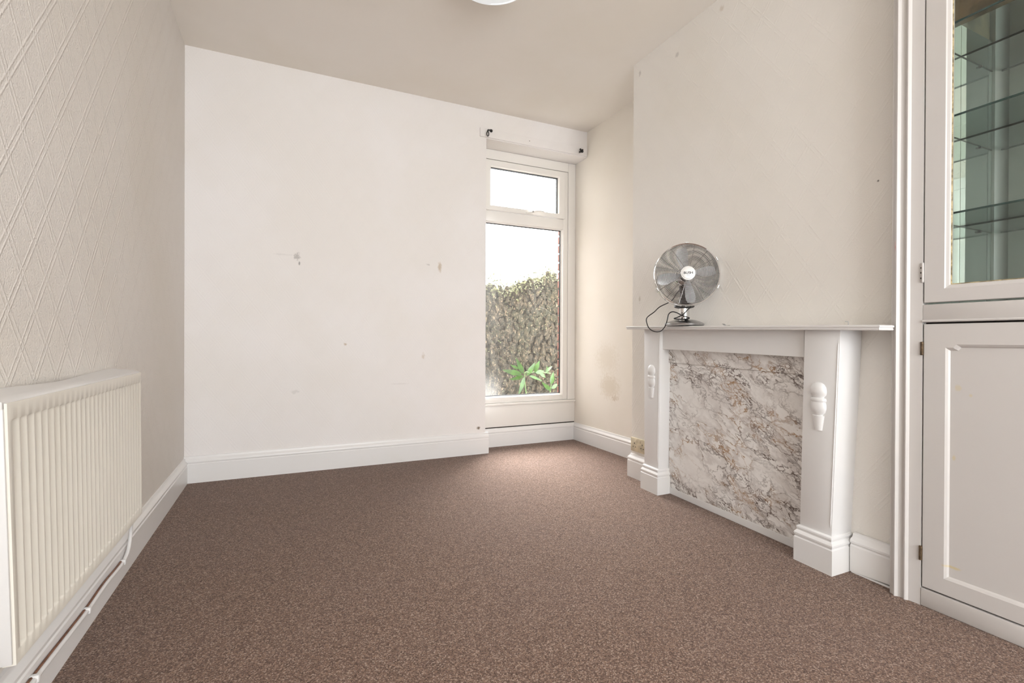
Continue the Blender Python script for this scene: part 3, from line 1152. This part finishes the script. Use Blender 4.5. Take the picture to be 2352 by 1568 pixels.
# door built in world space under the cupboard
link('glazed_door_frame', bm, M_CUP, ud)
B('pane', XF + .013, XF + .016, DY0 + st - .004, DY1 - st + .004, UZ0 + .050, UZ1 - .062, M_DGLASS, ud)
bm = bmesh.new()
frame_loops(bm, [yz(inner_rect(-.001), XF + .0095), yz(inner_rect(.003), XF + .0125), yz(inner_rect(-.001), XF + .0125)])
link('putty_line', bm, simple('old_putty', (0.36, 0.29, 0.16), 0.8, 0, 70, 0.5), ud)


def hinge(z, mat, par, hh=.033):
    bm = bmesh.new()
    box(bm, XF - .0035, XF + .004, .8785, .8865, z - hh, z + hh, .002)
    tube(bm, [(XF - .003, .8802, z - hh * .9), (XF - .003, .8802, z + hh * .9)], .0035, 8)
    auto_smooth(link('hinge', bm, mat, par), 40)


hinge(1.09, M_CUP, ud)
hinge(2.15, M_CUP, ud)
for dz in (-.018, 0, .016):
    B('screw', XF - .0045, XF - .003, .8835, .8865, 1.09 + dz - .0025, 1.09 + dz + .0025, M_DARK, ud)

# panelled lower door
ld = empty('door', (XF, DY1, .062))
place(ld, cup)
LZ0, LZ1 = .063, .9215


def shoulder(ins):
    a, b_ = DY1 - .058 - ins, DY0 + .058 + ins
    z0, z1, zs = .113 + ins, .856 - ins, .846 - ins
    return [(a, z0), (b_, z0), (b_, zs), (b_ + .02, zs), (b_ + .028, z1), (a - .028, z1), (a - .02, zs), (a, zs)]


def door8(ins):
    a, b_ = DY1 - ins, DY0 + ins
    z0, z1 = LZ0 + ins, LZ1 - ins
    return [(a, z0), (b_, z0), (b_, .84), (b_, z1 - .00001), (b_ + .03, z1), (a - .03, z1), (a, z1 - .00001), (a, .84)]


bm = bmesh.new()
frame_loops(bm, [yz(door8(0), XF + .022), yz(door8(0), XF + .0015), yz(door8(.0015), XF), yz(shoulder(0), XF), yz(shoulder(.006), XF + .004), yz(shoulder(.010), XF + .0095)])
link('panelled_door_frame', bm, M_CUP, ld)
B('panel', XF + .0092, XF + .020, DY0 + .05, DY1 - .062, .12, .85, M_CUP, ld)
hinge(.842, M_HINGE, ld, .022)
hinge(.171, M_HINGE, ld, .024)
B('gap_shadow', XF + .0225, XF + .0235, .285, .884, .06, .9275, M_DARK, cup)

# ------------------------------------------------------------------ radiator
rad = tag(empty('radiator', (-0.51, 1.67, 0.234)), 'cream fluted panel radiator with white top mounted on the left wall', 'radiator')
RY0, RY1, RZB, RZT, RXF = 1.212, 2.125, .234, .742, -.470


def rw(co):
    t = (RZT - co[2]) / (RZT - RZB)
    u = (RY1 - co[1]) / (RY1 - RY0)
    return (co[0], co[1] + t * (.022 + .014 * u), co[2])


NF = 29
p0 = RY0 + .013
pitch = (RY1 - .006 - p0) / NF
ys_ = [RY0]
cols = []
zs_ = [RZB, RZB + .026, RZB + .0275, RZB + .033, RZT - .038, RZT - .0325, RZT - .031, RZT]
bm = bmesh.new()
ycoords = [(RY0, 0), (RY0 + .004, 0)]
for k in range(NF):
    a = p0 + k * pitch
    ycoords += [(a + pitch * .10, 0), (a + pitch * .36, 1), (a + pitch * .64, 1), (a + pitch * .90, 0)]
ycoords += [(RY1 - .003, 0), (RY1, 0)]
dep = {2: .0, 3: .007, 4: .007, 5: .0}
zdep = [0, 0, .30, 1, 1, .30, 0, 0]
g = []
for (y, f_) in ycoords:
    g.append([bm.verts.new(rw((RXF - .0078 * f_ * zd, y, z_))) for z_, zd in zip(zs_, zdep)])
for a, b_ in zip(g, g[1:]):
    for j in range(len(zs_) - 1):
        bm.faces.new([a[j], b_[j], b_[j + 1], a[j + 1]])
# returns round the edge of the pressed panel
bx = RXF - .020
ring = [q[0] for q in g] + [g[-1][j] for j in range(1, 8)] + [q[-1] for q in g[-2::-1]] + [g[0][j] for j in range(6, 0, -1)]
rb = [bm.verts.new((bx, v.co.y, v.co.z)) for v in ring]
for k in range(len(ring)):
    bm.faces.new([ring[k], ring[(k + 1) % len(ring)], rb[(k + 1) % len(ring)], rb[k]])
auto_smooth(link('front_panel', bm, M_RAD, rad), 50)
B('back_panel', XL + .012, XL + .026, RY0 + .01, RY1 - .01, RZB + .01, RZT - .02, M_RADW, rad, .004, rw)
B('end_panel', XL + .006, RXF - .004, RY0 - .006, RY0 - .0005, RZB + .004, RZT + .001, M_RADW, rad, .002, rw)
B('end_panel', XL + .006, RXF - .004, RY1 + .0005, RY1 + .004, RZB + .004, RZT - .001, M_RADW, rad, .002, rw)
# painted-over top grille whose back edge wanders with the wall
bm = bmesh.new()
top, bot = [], []
K = 26
for i in range(K + 1):
    y = RY0 - .008 + (RY1 - RY0 + .010) * i / K
    t = i / K
    back = XL + .001 + .012 * max(0, math.sin((t - .12) * 5.2)) ** 2 * (1 if t < .75 else .2)
    fz = RZT + .001 - .002 * math.sin(t * 6)
    top.append([bm.verts.new((back, y, RZT + .013 + .004 * math.sin(t * 7 + 1))), bm.verts.new((RXF - .022, y, RZT + .010)), bm.verts.new((RXF - .009, y, RZT + .006)), bm.verts.new((RXF - .004, y, fz + .002)), bm.verts.new((RXF - .004, y, RZT - .010)), bm.verts.new((back, y, RZT - .010))])
for a, b_ in zip(top, top[1:]):
    for j in range(6):
        bm.faces.new([a[j], b_[j], b_[(j + 1) % 6], a[(j + 1) % 6]])
bm.faces.new(top[0])
bm.faces.new(top[-1][::-1])
auto_smooth(link('top_grille', bm, M_RADW, rad), 50)
# convector fins hint between the panels
B('convector', XL + .027, RXF - .021, RY0 + .02, RY1 - .02, RZB + .03, RZT - .03, M_RADW, rad)
# valve at the near end
bm = bmesh.new()
vx, vy = -.508, 1.238
lathe(bm, [(0, -.075), (.010, -.075), (.010, -.03), (.017, -.028), (.019, -.012), (.017, .002), (.013, .004), (.013, .020), (0, .022)], 16, lambda p: Vector((vx + p.x, vy - .03 + p.y, .225 + p.z)))
tube(bm, [(vx, vy - .03, .222), (vx, vy + .02, .232), (vx, vy + .05, .25)], .0105, 10)
auto_smooth(link('valve', bm, M_BRASSV, rad), 40)

# pipe along the skirting
pipe = tag(empty('heating_pipe', (-.522, 1.7, .0)), 'thin white-painted copper pipe clipped along the skirting under the radiator', 'pipe')
bm = bmesh.new()
pp = [(-.5235, 1.10, .078), (-.5235, 1.47, .079), (-.5235, 1.64, .075), (-.5235, 1.80, .071), (-.5235, 1.95, .076), (-.5235, 2.08, .070), (-.5235, 2.14, .070), (-.5225, 2.19, .085), (-.522, 2.215, .115), (-.521, 2.228, .16), (-.512, 2.20, .21), (-.508, 2.14, .231)]
tube(bm, spline(pp, 6), .0062, 10)
auto_smooth(link('pipe_run', bm, M_TRIM, pipe), 60)
bm = bmesh.new()
tube(bm, spline([(x - .005, y, z_ + .0052) for x, y, z_ in pp[:7]], 6), .0035, 8)
auto_smooth(link('bare_copper', bm, M_COPPER, pipe), 60)
for yc_, zc_ in ((1.475, .079), (1.80, .071), (2.14, .070)):
    bm = bmesh.new()
    box(bm, -.5325, -.5145, yc_ - .006, yc_ + .006, zc_ - .0085, zc_ + .010, .003)
    auto_smooth(link('pipe_clip', bm, M_TRIM, pipe), 40)

# ------------------------------------------------------------------ wall socket
soc = tag(empty('wall_socket', (1.99, 2.41, .212)), 'yellowed double wall socket beside the fireplace', 'socket')
sx = chim_x(2.4, .2)
B('face_plate', sx - .009, sx, 2.340, 2.486, .166, .252, M_SOCKET, soc, .0025)
for yc_ in (2.450, 2.376):
    for dy, dz, w_, h__ in ((0, .010, .004, .008), (-.011, -.012, .0065, .004), (.011, -.012, .0065, .004)):
        B('pin_hole', sx - .0096, sx - .0088, yc_ + dy - w_ / 2 - .001, yc_ + dy + w_ / 2 + .001, .208 + dz - h__ / 2, .208 + dz + h__ / 2, M_HOLE, soc)
for yc_ in (2.430, 2.396):
    B('switch', sx - .0115, sx - .0088, yc_ - .007, yc_ + .007, .226, .244, M_SOCKET, soc, .0015)

# ------------------------------------------------------------------ curtain hooks
def curtain_hook(x, z, flip, label):
    h = tag(empty('curtain_hook', (x, YB - .011, z)), label, 'hook', 'curtain hooks over the window')
    y = YB - .011
    bm = bmesh.new()
    lathe(bm, [(0, .010), (.008, .009), (.012, .004), (.012, 0)], 14, lambda p: Vector((x + p.x, y - p.z, z + p.y)))
    auto_smooth(link('fixing_stud', bm, M_BLACK, h), 50)
    bm = bmesh.new()
    if not flip:
        tube(bm, spline([(x, y - .005, z), (x - .020, y - .012, z - .002), (x - .034, y - .024, z - .010), (x - .038, y - .028, z - .025)], 4), .006, 8)
        lp = [(x - .038 + .010 * math.sin(a) * .8, y - .028, z - .040 - .017 * math.cos(a)) for a in [2 * math.pi * k / 16 for k in range(16)]]
    else:
        tube(bm, spline([(x, y - .005, z), (x - .022, y - .02, z - .002), (x - .040, y - .035, z - .002)], 4), .008, 8)
        lp = [(x - .028 - .016 * math.cos(a), y - .03 - .010 * math.sin(a), z - .012 - .012 * math.cos(a + .6)) for a in [2 * math.pi * k / 16 for k in range(16)]]
    tube(bm, lp, .0036, 8, closed=True)
    auto_smooth(link('hook_arm', bm, M_BLACK, h), 50)


curtain_hook(1.412, 2.456, False, 'black metal curtain hook above the left end of the window')
curtain_hook(2.232, 2.437, True, 'black metal curtain hook above the window beside the alcove wall')

# ------------------------------------------------------------------ ceiling lamp (shallow opal dish on a stem)
LX, LY = .86, 2.083
lamp = tag(empty('ceiling_lamp', (LX, LY, H)), 'white opal glass dish lamp hanging from the ceiling', 'lamp')
lf_ = lambda p: Vector((LX + p.x, LY + p.y, p.z))
bm = bmesh.new()
lathe(bm, [(0, 2.524), (.09, 2.5245), (.155, 2.526), (.175, 2.528), (.182, 2.532), (.186, 2.540), (.187, 2.556), (.182, 2.557), (.176, 2.540), (.10, 2.531), (0, 2.530)], 64, lf_)
auto_smooth(link('glass_dish', bm, M_OPAL, lamp), 60)
bm = bmesh.new()
lathe(bm, [(.187, 2.555), (.189, 2.558), (.187, 2.562), (.182, 2.560), (.182, 2.556), (.187, 2.555)], 64, lf_)
auto_smooth(link('rim', bm, M_BRUSH, lamp), 60)
bm = bmesh.new()
tube(bm, [(LX, LY, 2.531), (LX, LY, H - .02)], .008, 12)
auto_smooth(link('stem', bm, M_BRUSH, lamp), 50)
bm = bmesh.new()
lathe(bm, [(0, H), (.05, H), (.05, H - .012), (.035, H - .024), (.012, H - .03), (0, H - .03)], 32, lf_)
auto_smooth(link('ceiling_cup', bm, M_OPAL, lamp), 40)

# ------------------------------------------------------------------ table fan
fx, fy = 1.880, 1.923
fz = ztop(fy) + .0022
FRZ = math.radians(-35)
fan = tag(empty('table_fan', (fx, fy, fz), FRZ), 'chrome table fan with round wire cage on the mantel shelf', 'fan')
HZ = .2555                # axis height
HY = -.052                # cage centre in front of the base centre
TILT = math.radians(-4)


def head(p):
    """cage coordinates: x right (as seen by the fan), z up, y backwards, origin at the cage centre"""
    y, z_ = p[1], p[2]
    return Vector((p[0], HY + y * math.cos(TILT) - z_ * math.sin(TILT), HZ + y * math.sin(TILT) + z_ * math.cos(TILT)))


def F(name, bm, mat, par=None, sm=40):
    o = link(name, bm, mat, par if par else fan, local=True)
    return auto_smooth(o, sm)


bm = bmesh.new()
lathe(bm, [(0, .0), (.094, .0), (.098, .003), (.099, .008), (.095, .012), (.080, .020), (.060, .027), (.040, .031), (.030, .032), (0, .032)], 56)
F('base', bm, M_BRUSH)
bm = bmesh.new()
lathe(bm, [(0, .03), (.0255, .03), (.0255, .105), (0, .105)], 32)
F('column', bm, M_CHROME)
bm = bmesh.new()
lathe(bm, [(0, .088), (.030, .089), (.046, .093), (.051, .099), (.050, .106), (.038, .114), (0, .116)], 36)
F('tilt_collar', bm, M_BLACK)
bm = bmesh.new()
tube(bm, [(0, .0, .10), (0, .012, .16), (0, .02, .22)], [.022, .020, .024], 14)
F('neck', bm, M_BLACK)
bm = bmesh.new()
lathe(bm, [(0, .0), (.030, .0), (.046, .012), (.050, .03), (.050, .065), (.042, .085), (.022, .095), (0, .097)], 32, lambda p: head((p.x, p.z + .012, p.y)))
F('motor_housing', bm, M_CHROME)
R = .158


def ring_pts(r, y, n=56):
    return [head((r * math.cos(a), y, r * math.sin(a))) for a in [2 * math.pi * k / n for k in range(n)]]


def dome_f(r):
    return -.022 - .034 * (1 - (r / R) ** 2.4)


def dome_b(r):
    return .022 + .030 * (1 - (r / R) ** 3)


bm = bmesh.new()
NR = 19
for k in range(NR):
    r = .040 + (R - .006 - .040) * k / (NR - 1)
    tube(bm, ring_pts(r, dome_f(r)), 0.0012, 5, closed=True)
F('front_grille_rings', bm, M_WIRE)
bm = bmesh.new()
for k in range(8):
    a = math.radians(22.5 + 8 + 45 * k)
    tube(bm, [head((r * math.cos(a), dome_f(r) + .0015, r * math.sin(a))) for r in (.034, .07, .11, .14, R)], .0016, 6)
F('front_grille_spokes', bm, M_WIRE)
bm = bmesh.new()
for k in range(16):
    r = .055 + (R - .006 - .055) * k / 15
    tube(bm, ring_pts(r, dome_b(r)), 0.0012, 5, closed=True)
for k in range(8):
    a = math.radians(45 * k + 5)
    tube(bm, [head((r * math.cos(a), dome_b(r) + .001, r * math.sin(a))) for r in (.045, .08, .12, .145, R)], .0016, 6)
F('rear_grille', bm, M_WIRE)
bm = bmesh.new()
pr = [(R - .003, -.024), (R + .001, -.026), (R + .003, -.022), (R + .003, .022), (R + .001, .026), (R - .003, .024)]
rings = [[bm.verts.new(head((r * math.cos(a), y, r * math.sin(a)))) for a in [2 * math.pi * k / 72 for k in range(72)]] for r, y in pr]
for i in range(len(pr)):
    A, B_ = rings[i], rings[(i + 1) % len(pr)]
    for k in range(72):
        bm.faces.new([A[k], A[(k + 1) % 72], B_[(k + 1) % 72], B_[k]])
F('rim', bm, M_CHROME)
# clips round the rim
for ang in (90, 158, 208, 28, -24):
    a = math.radians(ang)
    bm = bmesh.new()
    b2 = bmesh.new()
    hexa(b2, [(x, y, z_) for z_ in (R + .001, R + .0065) for x, y in ((-.010, -.029), (.010, -.029), (.010, .029), (-.010, .029))])
    ca, sa = math.cos(a - math.pi / 2), math.sin(a - math.pi / 2)
    merge(bm, b2, .0015, 1, lambda c: head((c.x * ca - c.z * sa, c.y, c.x * sa + c.z * ca)))
    F('rim_clip', bm, M_BRUSH)
# blades
for k in range(4):
    a0 = math.radians(8 + 90 * k)
    bm = bmesh.new()
    n, mI = 8, 5
    rows = []
    for i in range(n + 1):
        r = .026 + (.143 - .026) * i / n
        wdt = .024 + .036 * math.sin(min(1, i / (n * .72)) * math.pi / 2)
        if i == n:
            wdt *= .62
        if i == n - 1:
            wdt *= .9
        tw = math.radians(34 - 14 * i / n)
        row = []
        for j in range(mI + 1):
            s = (j / mI - .42) * wdt
            u_, yy = s * math.cos(tw), s * math.sin(tw) + .004 * math.sin(math.pi * j / mI)
            x_ = r * math.cos(a0) - u_ * math.sin(a0)
            z_ = r * math.sin(a0) + u_ * math.cos(a0)
            row.append(bm.verts.new(head((x_, yy - .002, z_))))
        rows.append(row)
    for A, B_ in zip(rows, rows[1:]):
        for j in range(mI):
            bm.faces.new([A[j], B_[j], B_[j + 1], A[j + 1]])
    geo = bmesh.ops.solidify(bm, geom=bm.faces[:], thickness=.0012)
    F('blade', bm, M_ALU, None, 50)
bm = bmesh.new()
lathe(bm, [(0, -.016), (.026, -.016), (.030, -.010), (.030, .012), (0, .012)], 28, lambda p: head((p.x, p.z, p.y)))
F('blade_hub', bm, M_BLACK)
# badge
bm = bmesh.new()
yb_ = dome_f(.0) - .004
lathe(bm, [(0, 0), (.027, 0), (.029, .001), (.030, .003), (.0345, .004), (.036, .007), (.036, .012), (0, .012)], 40, lambda p: head((p.x, yb_ + p.z, p.y)))
badge = F('badge', bm, M_BADGE, None, 30)
fc = bpy.data.curves.new('lettering', 'FONT')
fc.body = 'BUSH'
fc.align_x = 'CENTER'
fc.align_y = 'CENTER'
fc.size = .0165
fc.offset = .0004
fc.extrude = .0003
fo = bpy.data.objects.new('lettering', fc)
COL.objects.link(fo)
bpy.context.view_layer.update()
me = bpy.data.meshes.new_from_object(fo.evaluated_get(bpy.context.evaluated_depsgraph_get()))
bpy.data.objects.remove(fo)
for v in me.vertices:
    v.co = head((v.co.x * 1.12, yb_ - .0006 - v.co.z, v.co.y))
me.materials.clear()
me.materials.append(M_BLACK)
lo_ = bpy.data.objects.new('lettering', me)
COL.objects.link(lo_)
lo_.parent = badge
bm = bmesh.new()
b2 = bmesh.new()
hexa(b2, [(x, y, z_) for z_ in (-.0115, -.0100) for x, y in ((-.008, -.0006), (.008, -.0006), (.008, .0004), (-.008, .0004))])
merge(bm, b2, 0, 1, lambda c: head((c.x, yb_ + c.y, c.z)))
o = link('lettering_underline', bm, M_BLACK, badge, local=True)
# control knob on the base and power cord
bm = bmesh.new()
lathe(bm, [(0, .006), (.009, .006), (.010, 0), (0, 0)], 16, lambda p: Vector((p.x, -.062 + p.y, .026 + p.z)))
F('control_knob', bm, M_BLACK)
cord = [(1.930, 1.985, 1.16), (1.955, 2.06, 1.12), (1.955, 2.10, 1.085), (1.92, 2.15, 1.055), (1.86, 2.13, 1.022), (1.805, 2.125, .988), (1.788, 2.10, .950), (1.786, 2.075, .925), (1.788, 2.04, .912), (1.790, 2.00, .913),
        (1.788, 1.965, .936), (1.790, 1.95, .968), (1.795, 1.945, 1.000), (1.800, 1.925, 1.012), (1.808, 1.90, 1.006), (1.82, 1.872, .990), (1.835, 1.842, .978), (1.828, 1.868, .973), (1.820, 1.905, .974), (1.818, 1.93, .978), (1.818, 1.90, .985),
        (1.828, 1.873, 1.000), (1.845, 1.865, 1.020), (1.868, 1.865, 1.036)]
bm = bmesh.new()
tube(bm, spline(cord, 8), .0028, 8)
auto_smooth(link('power_cord', bm, M_BLACK, fan), 60)

# ------------------------------------------------------------------ small scraps on the mantel
bm = bmesh.new()
pts = [(1.90, 1.70 - .006 * k, ztop(1.69) + .001 + .010 * abs(math.cos(k * .42)) ** 3 * (1 - k / 9)) for k in range(9)]
vA = [bm.verts.new(p) for p in pts]
vB = [bm.verts.new((p[0] + .022, p[1] + .004, p[2])) for p in pts]
for k in range(8):
    bm.faces.new([vA[k], vA[k + 1], vB[k + 1], vB[k]])
bmesh.ops.solidify(bm, geom=bm.faces[:], thickness=.0012)
tag(link('paint_flake', bm, M_FLAKE), 'small curled grey flake lying on the mantel shelf near the fan', 'flake')
bm = bmesh.new()
tube(bm, [(1.90, 1.118, ztop(1.118) - .001), (1.90, 1.118, ztop(1.118) + .014), (1.90, 1.130, ztop(1.118) + .015)], .0018, 6)
tag(link('bent_nail', bm, M_FLAKE), 'tiny bent nail standing on the mantel above the right pilaster', 'nail')
